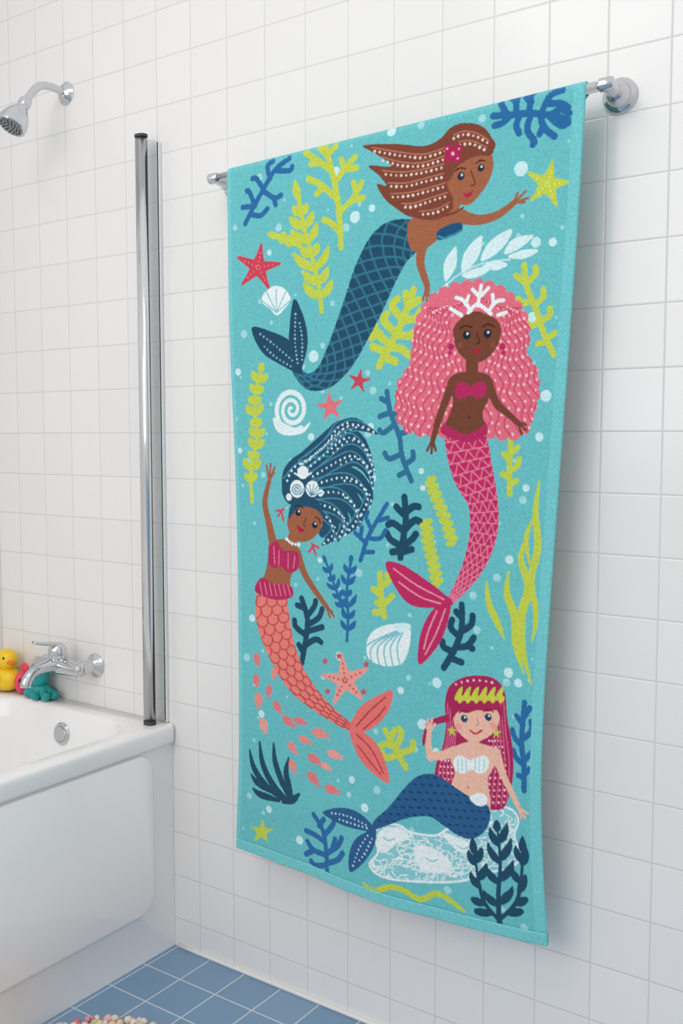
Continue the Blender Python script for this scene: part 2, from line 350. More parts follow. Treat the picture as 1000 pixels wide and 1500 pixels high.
# blues mid
coral([[(568,574),(574,605),(588,640),(592,668),(606,704)],[(574,604),(558,610)],[(576,608),(590,600),(588,582)],[(580,622),(564,634),(558,630)],[(586,636),(602,630),(604,616)],[(592,664),(574,672),(566,664)],[(596,680),(608,672),(608,662)],[(600,690),(588,696)],[(570,590),(560,584)]],8,BLUE2)
coral([[(590,816),(594,790),(598,760),(596,728)],[(592,800),(576,790),(570,780)],[(592,800),(606,790),(612,782)],[(596,778),(580,766),(572,768)],[(596,776),(610,762),(618,764)],[(597,755),(584,742)],[(597,752),(608,742),(616,742)],[(590,806),(578,808)],[(592,808),(606,804)]],10,NAVY)
def chunk(pts,n,r,col):
    S(pts,r*.9,col); X,Y,tx,ty=path(pts,n)
    for i in range(n):
        s=1 if i%2 else -1; D(X[i]-ty[i]*s*r*.55,Y[i]+tx[i]*s*r*.5,r*.42,col)
chunk([(632,702),(641,730),(652,758),(663,795)],18,10,LIME)
chunk([(626,764),(629,795),(636,825),(641,856)],18,10,LIME)
coral([[(532,820),(542,788),(554,765),(570,738)],[(540,795),(524,780)],[(532,786),(534,772)],[(548,776),(540,758),(542,750)],[(544,788),(560,788),(568,776)],[(558,762),(572,758)],[(536,808),(550,808)]],6.5,BLUE)
weed([(512,938),(514,900),(512,865),(518,822)],6,26,8,BLUE,48,4.5,.6)
weed([(510,900),(498,870),(480,824)],5,19,7,BLUE,48,4,.7)
coral([[(566,902),(562,875),(560,840)],[(564,885),(578,872)],[(562,872),(550,862)],[(560,860),(572,850),(570,842)],[(565,895),(552,896)],[(564,886),(556,882)]],9,LIME)
coral([[(444,970),(450,935),(452,905),(444,876)],[(450,930),(436,918),(434,908)],[(452,915),(468,905),(474,892)],[(452,902),(462,888),(464,880)],[(448,890),(438,886)],[(448,945),(464,936),(472,940)],[(446,955),(440,944)],[(450,925),(474,918)]],8.5,NAVY)
# white shell right-mid
m=P([(542,935),(552,922),(572,914),(600,916),(604,932),(600,955),(590,972),(565,974),(545,965),(540,950)],WHT); CLIP=m
for k in range(6): S([(598,918),(585-k*9,945),(590-k*10,978)],2.4,(130,200,208))
CLIP=None; P([(578,914),(600,912),(604,920),(590,926)],(214,240,242))
# starfish coral
star(509,995,40,(238,160,148),-8,.36)
for i in range(5):
    a=D2(-8-90+72*i); beads([(509,995),(509+30*math.cos(a),995+30*math.sin(a))],7,1.8,(210,86,94))
for x,y in((478,968),(540,972),(536,1012),(482,1012),(500,960)): star(x,y,6,(200,90,100),0,.5)
# right side plants
coral([[(746,724),(746,690),(748,645)],[(746,700),(736,694)],[(746,690),(758,682),(760,672)],[(747,675),(738,665)],[(748,665),(758,655)],[(746,710),(756,704)]],8,LIME)
S([(790,704),(784,750),(788,800),(778,850),(786,900),(780,940)],[3,9,11,10,9,2],LIME)
S([(768,792),(762,820),(774,860),(764,900),(766,950),(780,1002)],[3,9,13,13,10,2],LIME)
S([(744,838),(742,870),(754,905),(756,945),(768,985)],[3,10,13,11,2],LIME)
S([(712,852),(716,885),(728,912),(738,936)],[3,9,10,2],LIME)
S([(780,760),(770,790),(776,830)],[2,8,2],LIME)
coral([[(650,978),(666,950),(676,920),(676,886)],[(664,955),(650,948),(648,940)],[(672,932),(660,920),(662,908)],[(676,925),(690,915),(692,902)],[(676,905),(668,896)],[(668,948),(684,946),(694,934)],[(660,964),(676,970)],[(684,946),(692,950)]],9.5,NAVY)
coral([[(770,1156),(770,1120),(766,1085),(770,1028)],[(770,1120),(758,1108),(754,1098)],[(770,1112),(782,1100)],[(767,1092),(756,1080),(752,1068)],[(767,1082),(780,1070),(780,1056)],[(768,1060),(758,1048)],[(769,1050),(778,1036)],[(770,1138),(762,1134)],[(770,1132),(780,1124)]],8,BLUE)
# bottom
def blades(lst,col,w=(5,12,11,3)):
    for l in lst: S(l,list(w),col)
blades([[(428,1172),(414,1145),(404,1115),(402,1088)],[(424,1172),(400,1148),(386,1118),(382,1086)],[(418,1172),(390,1150),(374,1125),(368,1098)],[(424,1170),(396,1156),(378,1146),(370,1134)],[(430,1172),(424,1150),(420,1130),(424,1110)],[(410,1172),(390,1166),(380,1162),(372,1154)],[(416,1174),(428,1172),(434,1168),(440,1162)]],NAVY,(5,10,9,3))
star(384,1218,18,LIME,6,.42)
coral([[(484,1276),(482,1245),(476,1215),(462,1192)],[(482,1250),(462,1244),(452,1232)],[(462,1244),(450,1250)],[(480,1232),(464,1222),(450,1216)],[(478,1222),(492,1206),(494,1196)],[(482,1248),(500,1236),(506,1224)],[(483,1262),(500,1256),(508,1246)],[(483,1264),(466,1266),(458,1260)],[(492,1240),(496,1226)],[(470,1208),(478,1198)]],8,BLUE)
coral([[(598,1122),(586,1100),(568,1068)],[(588,1102),(572,1108),(564,1100)],[(582,1092),(570,1088),(562,1090)],[(584,1092),(592,1074),(588,1066)],[(592,1100),(606,1096),(608,1086)],[(576,1080),(582,1068)]],9,LIME)
S([(540,1290),(556,1300),(578,1294),(598,1300),(620,1314),(642,1306),(662,1316),(682,1332)],[5,8,8,8,8,8,8,5],LIME)
# fish school
def fish(x,y,l,a,col=(236,140,132)):
    c,s=math.cos(D2(a)),math.sin(D2(a)); f=lambda p,q:(x+p*c-q*s,y+p*s+q*c)
    P([f(-l*.5,0),f(-l*.2,-l*.22),f(l*.15,-l*.2),f(l*.35,0),f(l*.15,l*.2),f(-l*.2,l*.22)],col)
    P([f(l*.25,0),f(l*.55,-l*.2),f(l*.48,0),f(l*.55,l*.2)],col,False)
for x,y,l,a in((379,965,18,80),(378,996,18,85),(381,1025,22,88),(388,1062,22,75),(404,985,18,100),(396,1012,18,95),(408,1035,20,60),(424,1056,22,45),(441,1056,20,20),(470,1074,26,18),(448,1084,20,30),(493,1104,24,20),(462,1112,24,35),(430,1095,20,60),(460,1140,24,50),(480,1122,18,30),(490,1155,24,20),(430,1122,20,70)): fish(x,y,l*1.1,a,random.choice([(236,144,136),(228,126,128),(240,162,150)]))
# -------- mermaid 1 (top)
SK1=(164,100,70); HR1=(128,68,52); HR1b=(182,120,94)
tail=[(604,346,44),(572,362,68),(550,400,70),(534,440,66),(517,480,60),(498,520,52),(476,550,36),(452,559,22),(434,544,13)]
tm=S([t[:2] for t in tail],[t[2] for t in tail],NAVY,mask=True)
CLIP=tm; net(tail,21,3,NAVY2,2.8); CLIP=None
P([(436,548),(424,520),(424,480),(431,438),(444,462),(450,495),(446,525)],NAVY)
P([(440,548),(414,536),(384,516),(370,480),(398,486),(425,500),(440,530)],NAVY)
for pts in([(436,535),(432,500),(433,460)],[(430,530),(405,508),(380,488)],[(428,538),(402,522),(384,504)],[(442,530),(442,495),(438,470)]): beads(pts,6,1.5,(150,198,208))
P([(600,322),(640,316),(668,305),(686,312),(676,330),(655,336),(640,352),(618,368),(600,362)],SK1)
S([(668,316),(700,322),(730,314),(756,294)],[20,14,11,8],SK1)
for e in((770,280),(773,290),(768,296),(758,283)): S([(752,297),e],3.6,SK1)
S([(620,352),(616,385),(626,418),(625,430)],[18,13,9,8],SK1)
for e in((620,440),(626,441),(631,437)): S([(625,424),e],3.5,SK1)
P([(640,340),(655,330),(674,326),(676,338),(664,344),(654,348),(642,352)],(28,84,120))
S([(642,346),(650,349),(658,346),(666,343),(674,338)],3,(60,140,170))
S([(652,316),(664,298)],22,SK1)
S([(645,318),(664,312),(678,304)],2.4,(110,55,40))
P([(722,222),(719,200),(704,184),(680,180),(660,187),(644,204),(620,214),(580,211),(532,213),(548,224),(566,236),(572,244),(540,243),(556,258),(566,272),(552,270),(564,292),(584,308),(602,318),(640,322),(662,306),(668,280)],HR1)
P([(654,262),(664,240),(684,228),(708,222),(720,226),(722,246),(714,268),(700,288),(686,300),(672,298),(660,284)],SK1)
P([(650,266),(654,240),(668,222),(700,205),(722,220),(716,228),(700,228),(684,234),(668,246),(660,262)],HR1)
for pts in([(655,215),(620,226),(580,222),(545,216)],[(652,228),(620,238),(590,238),(560,230)],[(650,240),(620,248),(590,252),(560,250)],[(650,254),(620,262),(595,268),(568,268)],[(652,268),(625,276),(600,282),(572,284)],[(655,282),(630,290),(605,298),(588,298)],[(658,296),(640,306),(615,310)],[(716,206),(700,196),(680,192),(664,198)],[(712,216),(690,206),(672,208)]):
    S(pts,1.8,HR1b); beads([(x,y+5) for x,y in pts],7.5,1.9,(236,214,202))
Dm([(663,224,9),(656,232,6),(670,232,6),(656,218,6),(671,218,6)],(176,36,88)); Dm([(663,225,2.6),(655,218,1.6),(672,218,1.6),(670,232,1.6)],(245,180,200))
Dm([(675,258,5.4),(704,246,5)],(28,50,66)); Dm([(676,256,1.6),(705,244,1.6)],WHT)
S([(667,250),(673,246),(681,247)],2,(60,34,28)); S([(697,239),(703,235),(710,236)],2,(60,34,28))
S([(689,250),(695,268),(689,272)],2,(112,60,40)); P([(678,284),(684,283),(692,280),(688,288),(682,289)],(186,30,70))
# yellow star
star(802,270,36,LIME,12,.4)
for i in range(5):
    a=D2(12-90+72*i); beads([(802,270),(802+22*math.cos(a),270+22*math.sin(a))],7,1.2,(232,238,150))
# -------- mermaid 2 (pink hair)
SK2=(118,68,50)
tail=[(680,628,54),(684,650,64),(692,690,62),(706,730,46),(709,768,42),(702,805,37),(686,842,27),(660,880,12)]
ho=[(700,418),(725,424),(748,440),(766,468),(768,500),(764,520),(780,545),(782,580),(776,600),(766,628),(744,636),(700,630),(660,632),(620,630),(598,622),(588,600),(592,560),(608,540),(612,505),(618,470),(634,442),(664,424)]
hm=P(ho,PINK)
X,Y,_,_=path(ho+[ho[0]],42)
for x,y in zip(X,Y): S([(x,y),(x+.01,y)],19,PINK,into=hm)
CLIP=hm
for k in range(10):
    for s in(-1,1):
        pts=[(697+s*(6+k*5),434+k*3)]
        for q in range(1,19):
            yy=440+q*11; base_=(16+k*10.5)*(.55+.045*q); pts.append((695+s*(min(base_,40+k*8.5)+4.5*math.sin(q*1.7+k*.8)),yy))
        S(pts,2.0,(204,72,106))
        beads([(x+s*4,y) for x,y in pts],14,2.0,(250,196,196))
CLIP=None
tm=S([t[:2] for t in tail],[t[2] for t in tail],(194,44,98),mask=True)
CLIP=tm; net(tail,15,4,(232,128,156),1.8,'tri'); CLIP=None
P([(568,824),(592,826),(624,848),(648,868),(662,882),(640,890),(606,886),(584,862)],(194,44,98))
P([(660,880),(656,910),(642,945),(616,973),(616,935),(628,902),(645,884)],(194,44,98))
for pts in([(580,832),(615,858),(650,878)],[(588,852),(618,874),(645,884)],[(652,892),(640,925),(624,958)],[(640,895),(628,925),(622,950)]): S(pts,2.2,(240,150,172))
P([(672,546),(708,546),(722,558),(717,585),(708,606),(712,632),(682,642),(652,630),(660,606),(664,585),(656,560)],SK2)
S([(664,560),(652,592),(644,615),(636,645)],[14,11,10,7],SK2); S([(716,560),(728,590),(744,606),(762,622)],[14,11,9,7],SK2)
for e in((628,660),(634,664),(640,660)): S([(636,644),e],3.6,SK2)
for e in((770,622),(770,630),(764,636)): S([(758,618),e],3.6,SK2)
S([(692,520),(692,548)],19,SK2)
P([(670,562),(680,560),(690,566),(700,560),(712,562),(712,578),(700,584),(690,578),(680,584),(668,580)],MAG)
P([(650,622),(668,630),(684,636),(706,626),(712,618),(714,636),(686,648),(650,636)],MAG)
D(688,612,1.6,(70,36,26))
P([(664,482),(670,460),(690,450),(712,450),(730,462),(735,485),(728,510),(712,527),(697,531),(680,525),(668,508)],SK2)
P([(660,490),(664,462),(684,444),(712,444),(732,456),(738,490),(730,470),(712,460),(700,456),(684,460),(668,474)],PINK)
coral([[(686,458),(700,446),(720,460)],[(700,448),(705,418)],[(702,434),(692,424)],[(704,434),(716,422)],[(690,455),(678,440),(668,436)],[(682,446),(686,434)],[(716,456),(728,442),(738,440)],[(724,446),(722,432)],[(676,462),(660,452)],[(730,462),(742,458)]],5.2,WHT)
Dm([(684,491,6),(715,489,6)],(24,40,52)); Dm([(685,489,1.8),(716,487,1.8)],WHT)
S([(674,481),(683,477),(692,480)],2,(50,26,20)); S([(707,479),(716,475),(725,479)],2,(50,26,20))
S([(699,488),(703,502),(698,504)],2,(78,40,28)); P([(691,513),(698,512),(706,512),(699,519)],(176,28,62))
Dm([(661,508,4.5),(660,517,3),(737,508,4.5),(738,517,3)],MAG)
Dm([(674,506,4),(723,505,4)],(138,76,58))
# -------- mermaid 3 (blue hair)
SK3=(162,98,70); HC=(32,80,108)
hm=P([(414,722),(414,694),(424,676),(444,662),(470,655),(496,668),(508,690),(512,720),(506,750),(494,776),(480,788),(468,782),(474,760),(440,740),(424,738)],HC)
locks=[[(440,682),(472,656),(496,634),(522,622),(556,636)],[(450,676),(478,650),(496,626),(518,618)],[(446,690),(480,662),(508,642),(532,650),(552,690)],[(455,700),(492,678),(520,668),(540,684),(550,716)],[(460,710),(498,700),(524,704),(542,728),(530,760)],[(462,722),(500,722),(522,740),(526,762),(508,784)],[(465,738),(492,746),(508,764),(498,792)],[(470,750),(486,764),(490,782),(474,798)]]
for l in locks: S(l,[26,32,28,18,2] if len(l)==5 else [24,26,18,3],HC,into=hm)
CLIP=hm
for l in locks:
    S([(x-3,y-7) for x,y in l],1.8,(72,144,166)); S([(x+2,y+9) for x,y in l],1.8,(72,144,166))
    beads(l,8,1.8,(214,234,238)); beads([(x+5,y+4) for x,y in l[1:]],9,1.5,(214,234,238))
S([(416,700),(440,676),(480,668)],2,(72,144,166)); beads([(420,708),(430,686),(455,672)],8,1.8,(214,236,240))
CLIP=None
tail=[(402,862,46),(400,890,58),(406,925,56),(418,960,48),(436,995,40),(462,1025,29),(492,1048,19),(522,1066,11)]
tm=S([t[:2] for t in tail],[t[2] for t in tail],(236,132,118),mask=True)
CLIP=tm; net(tail,13,4,(200,76,86),2.0,'scale'); CLIP=None
P([(516,1064),(530,1036),(552,1020),(578,1010),(574,1036),(556,1060),(530,1072)],(232,118,112)); P([(516,1066),(544,1076),(564,1102),(575,1144),(548,1128),(528,1104)],(232,118,112))
for pts in([(526,1062),(545,1040),(568,1020)],[(536,1066),(555,1050),(568,1034)],[(526,1074),(548,1096),(566,1130)],[(528,1090),(545,1112),(562,1132)]): S(pts,2.2,(190,56,78))
P([(396,794),(420,790),(442,806),(438,826),(428,846),(426,870),(404,872),(382,862),(390,838),(394,815)],SK3)
S([(402,800),(394,765),(388,735),(394,705)],[15,11,9,7],SK3)
for e in((390,682),(396,680),(402,684),(401,692)): S([(394,704),e],3.4,SK3)
S([(438,812),(448,840),(464,866),(482,890)],[13,10,9,7],SK3)
for e in((492,902),(486,904),(490,896)): S([(480,888),e],3.4,SK3)
S([(424,800),(434,782)],17,SK3)
P([(426,748),(438,735),(458,738),(472,752),(472,772),(460,788),(444,794),(430,786),(422,768)],SK3)
P([(424,760),(428,738),(446,726),(468,736),(476,760),(466,748),(450,742),(436,746)],HC)
P([(396,800),(406,792),(416,806),(430,806),(440,812),(438,834),(424,838),(414,830),(402,832),(394,822)],MAG); 
for pts in([(402,800),(404,826)],[(410,806),(410,828)],[(424,810),(424,832)],[(434,814),(432,832)]): S(pts,1.6,(236,130,150))
P([(384,846),(402,854),(428,858),(430,874),(404,878),(376,866)],MAG)
for x in range(382,428,7): S([(x,852+(x-382)*.12),(x+4,872)],1.6,(236,130,150))
Dm([(438,751,4.6),(462,769,4.6)],(24,40,52)); Dm([(439,749,1.5),(463,767,1.5)],WHT)
S([(432,742),(439,740),(445,744)],1.8,(60,34,28)); S([(462,757),(468,760),(470,766)],1.8,(60,34,28))
S([(450,758),(446,768),(449,771)],1.8,(112,60,40)); P([(436,768),(442,773),(448,777),(440,779)],(176,28,62))
beads([(420,788),(430,796),(444,798)],5,2.4,WHT)
coral([[(416,745),(408,756)],[(413,750),(416,762)],[(412,748),(405,748)],[(458,796),(464,812)],[(460,800),(454,808)],[(461,798),(468,802)]],3.4,(206,76,94))
Dm([(444,692,9),(458,716,11),(436,716,12),(424,728,5),(470,722,5)],WHT)
for a in range(-60,61,30): S([(444,700),(444+14*math.sin(D2(a)),700-14*math.cos(D2(a)))],2.4,WHT,False)
for a in range(-60,61,24): S([(456,726),(458+15*math.sin(D2(a+20)),724-15*math.cos(D2(a+20)))],1.3,(60,140,165),False)
sp=[(436+ (9-i*.35)*math.cos(i*.6),716+(9-i*.35)*math.sin(i*.6)) for i in range(24)]; S(sp,1.8,(60,140,165),False)
# -------- rocks
rk1=[(552,1216),(570,1204),(592,1206),(606,1216),(640,1222),(660,1212),(676,1222),(700,1232),(706,1262),(694,1284),(650,1290),(600,1286),(564,1278),(548,1262),(560,1244)]
rk2=[(712,1190),(730,1180),(752,1184),(762,1200),(756,1222),(764,1250),(748,1270),(700,1272),(696,1230)]
for rk in(rk1,rk2):
    m=P(rk,(140,206,212)); S(rk+[rk[0]],3.0,WHT); CLIP=m
    xs=[p[0] for p in rk]; ys=[p[1] for p in rk]
    for _ in range(200 if rk is rk1 else 80):
        x=random.uniform(min(xs),max(xs)); y=random.uniform(min(ys),max(ys)); q=[(x,y)]; a=random.uniform(0,6.28)
        for k in range(4): a+=random.uniform(-1.2,1.2); x+=4.5*math.cos(a); y+=3.5*math.sin(a); q.append((x,y))
        S(q,1.5,WHT)
    CLIP=None
P([(562,1214),(590,1208),(604,1224),(586,1232),(572,1244),(560,1238)],WHT); P([(612,1236),(640,1242),(664,1262),(650,1276),(620,1270)],WHT); P([(650,1218),(676,1226),(700,1240),(688,1250),(668,1240)],WHT)
for x,y in((575,1224),(635,1256),(680,1238)): S([(x-8,y-2),(x,y+3),(x+9,y+1)],1.6,(120,200,208))
# -------- mermaid 4
SK4=(238,188,166); HR4=(172,38,88)
hq=[(652,1030),(658,1006),(676,993),(702,989),(726,995),(740,1014),(744,1050),(752,1090),(754,1130),(748,1165),(736,1184),(704,1182),(668,1176),(640,1158),(640,1120),(650,1090),(654,1060)]
hm=P(hq,HR4)
CLIP=hm
for k in range(5):
    S([(738-k*4,1020+k*8),(742-k*4,1070),(748-k*7,1120),(744-k*8,1180)],1.6,(220,108,144)); beads([(734-k*4,1080),(742-k*7,1120),(740-k*8,1180)],9,1.6,(250,200,214))
    S([(656+k*4,1030+k*8),(656+k*3,1080),(644+k*6,1130),(650+k*7,1170)],1.6,(220,108,144)); beads([(652+k*4,1100),(646+k*6,1130),(652+k*7,1170)],9,1.6,(250,200,214))
CLIP=None
S([(655,1052),(640,1056),(630,1062),(624,1080),(622,1090)],[10,9,9,7,3],HR4)
P([(666,1094),(690,1086),(724,1094),(734,1104),(724,1124),(716,1140),(720,1170),(716,1186),(684,1172),(664,1152),(668,1130),(660,1106)],SK4)
S([(668,1100),(648,1106),(632,1106)],[15,12,11],SK4); S([(632,1108),(629,1088),(630,1070)],[12,9,7],SK4)
for e in((624,1060),(628,1054),(634,1052),(638,1060)): S([(630,1072),e],3.6,SK4)
S([(728,1102),(738,1132),(752,1160),(764,1184)],[15,11,9,7],SK4)
for e in((772,1196),(766,1196),(776,1190)): S([(763,1182),e],3.4,SK4)
S([(696,1070),(695,1094)],17,SK4)
P([(668,1036),(684,1026),(714,1026),(730,1036),(732,1056),(722,1074),(706,1084),(696,1086),(684,1082),(670,1068),(665,1052)],SK4)
P([(662,1054),(664,1030),(680,1020),(718,1020),(734,1032),(736,1054),(728,1040),(716,1042),(700,1040),(684,1044),(672,1042)],HR4)
for k in range(6):
    x=668+k*12; P([(x-2,1022),(x+4,1010),(x+10,1006),(x+8,1018),(x+2,1026)],LIME); P([(x+2,1014),(x+12,1022),(x+6,1030),(x+2,1024)],(214,206,76))
beads([(664,1004),(680,998),(700,996),(722,1000)],9,1.8,(250,200,214))
Dm([(681,1052,5.2),(716,1050,5.2)],(28,70,110)); Dm([(682,1050,1.6),(717,1048,1.6)],WHT)
S([(673,1044),(681,1040),(688,1043)],1.6,(110,40,50)); S([(709,1042),(716,1038),(723,1042)],1.6,(110,40,50))
S([(699,1052),(702,1060),(698,1062)],1.6,(210,140,120)); S([(690,1069),(698,1074),(707,1069)],2.6,(200,40,70))
Dm([(673,1064,5),(724,1063,5)],(240,160,150))
star(663,1070,8,LIME,0,.4); star(728,1073,8,LIME,0,.4)
P([(666,1114),(672,1106),(682,1108),(690,1112),(700,1108),(712,1106),(718,1114),(714,1128),(702,1132),(692,1126),(680,1132),(668,1126)],WHT)
for x in(672,678,684,698,704,711): S([(x,1110),(x+(1 if x<692 else -1),1128)],1.3,(150,205,212))
D(688,1152,1.6,(200,130,110))
T4=(42,94,142)
m=P([(600,1148),(618,1134),(640,1134),(666,1150),(694,1168),(716,1178),(720,1196),(712,1216),(694,1227),(674,1222),(650,1206),(630,1194),(600,1196),(572,1206),(550,1212),(556,1196),(574,1180)],T4); CLIP=m
for i in range(16):
    for j in range(9):
        x=560+i*11+(j%2)*5; y=1132+j*11+ i*0.8; S([(x,y),(x+4,y+1.5)],2.4,(24,62,100),False)
CLIP=None
P([(690,1166),(706,1160),(716,1168),(712,1178),(700,1178)],WHT)
P([(552,1206),(530,1186),(504,1180),(476,1188),(500,1202),(524,1210),(548,1214)],T4); P([(556,1204),(548,1212),(528,1224),(518,1246),(520,1273),(542,1256),(556,1230)],T4)
for pts in([(488,1188),(515,1192),(544,1206)],[(500,1196),(525,1204),(546,1210)],[(546,1218),(532,1240),(524,1264)],[(552,1222),(542,1244),(530,1260)]): beads(pts,6,1.5,(190,225,235))
S([(734,1356),(732,1310),(735,1260),(730,1206)],[9,7,5,3],NAVY)
S([(732,1345),(712,1320),(704,1290),(696,1240)],[6,6,5,3],NAVY); S([(734,1345),(758,1320),(766,1285),(768,1236)],[6,6,5,3],NAVY)
for (x,y,dx,dy) in ((733,1325,-22,-20),(733,1322,20,-22),(733,1292,-20,-24),(734,1288,20,-26),(734,1262,-17,-26),(735,1258,16,-28),(732,1236,-12,-22),(733,1232,12,-24),(730,1214,0,-12),
    (712,1322,-18,-8),(706,1298,-14,-20),(703,1286,12,-20),(699,1264,-10,-18),(699,1260,9,-18),(697,1248,-2,-20),(756,1322,18,-8),(762,1304,10,-22),(764,1290,-13,-20),(767,1264,7,-20),(767,1260,-9,-20),(768,1246,0,-20),(722,1336,-24,-4),(744,1336,24,-4)):
    S([(x,y),(x+dx*.45,y+dy*.35),(x+dx*.85,y+dy*.75),(x+dx,y+dy*1.15)],[5,12,9,2],NAVY)
print('art done')
# ================================================================ TOWEL MESH
Lp=[(333,250),(336,400),(340,550),(346,700),(351,850),(354,1000),(353,1120),(347,1239)]
Rp=[(856,116),(848,260),(840,400),(829,550),(817,700),(806,850),(797,1000),(792,1120),(793,1240),(797,1330),(801,1383)]
lx,lz,_=T([p[0] for p in Lp],[p[1] for p in Lp]); rx,rz,_=T([p[0] for p in Rp],[p[1] for p in Rp])
fl=lambda z:np.interp(z,lz[::-1],lx[::-1]); fr=lambda z:np.interp(z,rz[::-1],rx[::-1])
def sm(f):
    zz=np.linspace(0.2,2.0,400); v=f(zz); k=np.ones(31)/31; v2=np.convolve(np.pad(v,15,'edge'),k,'valid'); return lambda z:np.interp(z,zz,v2)
fl=sm(fl); fr=sm(fr)
Bp=[(347,1240),(420,1267),(500,1294),(560,1316),(640,1342),(720,1364),(803,1384)]
bx,bz,_=T([p[0] for p in Bp],[p[1] for p in Bp]); bf=(bx-bx[0])/(bx[-1]-bx[0])
NC=640; f=np.linspace(0,1,NC)
xt=fl(1.80)+(fr(1.83)-fl(1.80))*f
zt_=np.array([zbar(x) for x in xt]); zb_=np.interp(f,bf,bz); kk=np.ones(41)/41; zb_=np.convolve(np.pad(zb_,20,'edge'),kk,'valid')
rB=0.0125
rows=[]
def fold(fv,t):
    a=np.sin(np.pi*fv)
    y=-0.014*t**1.5*a
    y+=-0.0042*np.sin(2*np.pi*(fv*2.0+0.2*t+0.1))*(t**0.8)
    y+=-0.0018*np.sin(2*np.pi*(fv*5.1+0.3*t))*np.minimum(1,t*3)*(1-.5*t)
    y+=-0.0026*np.sin(2*np.pi*(t*1.7+fv*.9))*np.minimum(1,t*4)
    y+=-0.0030*np.exp(-((t-.93+.10*fv)/.025)**2)*np.clip(1-np.abs(fv-.3)/.35,0,1)
    return y
NB=26
xbk=(xt-xt.mean())*0.955+xt.mean()-0.008
for k in range(NB):   # back flap up, tucked against the front layer
    q=1-k/NB; z=zt_-0.22*q; e=min(1,q*5); e=e*e*(3-2*e); x=xt*(1-e)+xbk*e
    y=np.full(NC,BY+rB)*(1-e)+(BY-rB+0.011)*e
    rows.append((x,y,z,np.full(NC,-9.),(0,-1,0)))
for k in range(11):
    a=math.pi*k/10; rows.append((xt,np.full(NC,BY)+rB*math.cos(a),zt_+rB*math.sin(a),np.full(NC,-9.) if k<3 else zt_+rB*(math.pi-a)*.9,(0,-math.cos(a),-math.sin(a))))
NR=1270
for k in range(1,NR+1):
    t=k/NR; z=zt_+(zb_-zt_)*t; x=fl(z)+(fr(z)-fl(z))*f
    b=min(1,t*25); x=xt*(1-b)+x*b
    y=BY-rB+fold(f,t)
    zd=(z-zb_)
    hem=np.exp(-((zd-0.021)/0.0016)**2)*0.0016; y=y+hem
    rows.append((x,y,z,z.copy(),(0,1,0)))
x,y,z,_,_=rows[-1]
for k in range(1,9):
    a=math.pi*min(k,5)/5; up=max(0,k-5)*0.006
    rows.append((x,y+0.0028*(1-math.cos(a)),z-0.0028*math.sin(a)+up,np.full(NC,-9.),(0,1,0)))
EK=5; re=0.0026
TC=NC+2*EK; V=np.empty((len(rows),TC,3),np.float32); AZ=np.empty((len(rows),TC)); AX_=np.empty((len(rows),TC))
for i,(x,y,z,az,n) in enumerate(rows):
    V[i,EK:EK+NC,0]=x;V[i,EK:EK+NC,1]=y;V[i,EK:EK+NC,2]=z; AZ[i,EK:EK+NC]=az; AX_[i,EK:EK+NC]=x
    for k in range(1,EK+1):
        a=math.pi*k/EK; o=re*math.sin(a); b=re*(1-math.cos(a))
        for (c,s,dst) in((0,-1,EK-k),(NC-1,1,EK+NC-1+k)):
            V[i,dst]=(x[c]+s*o,y[c]+n[1]*b,z[c]+n[2]*b); AZ[i,dst]=-9; AX_[i,dst]=x[c]
cx=(AX_-X0)/RES-0.5; cyy=(Z0-AZ)/RES-0.5
inside=(AZ>0)&(cx>1)&(cx<CW-3)&(cyy>1)&(cyy<CH-3)
Cl=np.where(C/255<=0.04045,C/255/12.92,((C/255+0.055)/1.055)**2.4)
acc=np.zeros((len(rows),TC,3))
# pile softens the print outline: sample with a slight fibre jitter
cxi=np.clip(cx+rng.normal(0,.55,cx.shape),2,CW-5); cyi=np.clip(cyy+rng.normal(0,.55,cx.shape),2,CH-5)
for dx in(-.6,.6):
    for dy in(-.6,.6):
        X=cxi+dx; Y=cyi+dy; xi=np.floor(X).astype(int); yi=np.floor(Y).astype(int); fx=(X-xi)[...,None]; fy=(Y-yi)[...,None]
        acc+=0.25*((Cl[yi,xi]*(1-fx)+Cl[yi,xi+1]*fx)*(1-fy)+(Cl[yi+1,xi]*(1-fx)+Cl[yi+1,xi+1]*fx)*fy)
base=np.array(lin(BASE)); acc[~inside]=base
RI=np.arange(len(rows))[:,None]; xw=V[:,:,0]; 
edgeR=(V[:,-1-EK,0][:,None]-xw); edgeL=(xw-V[:,EK,0][:,None])
bord=np.array(lin((118,203,206)))
side=(edgeR<0.018)|(edgeL<0.009)
acc[side]=bord
zbw=np.concatenate([np.full(EK,zb_[0]),zb_,np.full(EK,zb_[-1])])[None,:]
hm_=(V[:,:,2]-zbw<0.020)&(RI>NB); acc[hm_]=bord
no=rng.normal(0,1,(len(rows),TC)); no=(no+np.roll(no,1,0)+np.roll(no,1,1)+np.roll(np.roll(no,1,0),1,1))/2
acc*=np.clip(1+0.055*no,0.6,1.4)[...,None]
V[:,:,1]-= (0.00022*rng.normal(0,1,(len(rows),TC))).astype(np.float32)*(RI>NB+12)
nr=len(rows); idx=np.arange(nr*TC).reshape(nr,TC)
q=np.stack([idx[:-1,:-1],idx[1:,:-1],idx[1:,1:],idx[:-1,1:]],-1).reshape(-1,4)
me=bpy.data.meshes.new('mermaid_beach_towel'); me.vertices.add(nr*TC); me.vertices.foreach_set('co',V.reshape(-1))
me.loops.add(q.size); me.loops.foreach_set('vertex_index',q.reshape(-1).astype(np.int32))
me.polygons.add(len(q)); me.polygons.foreach_set('loop_start',(np.arange(len(q))*4).astype(np.int32))
me.polygons.foreach_set('use_smooth',np.ones(len(q),bool)); me.update(calc_edges=True)
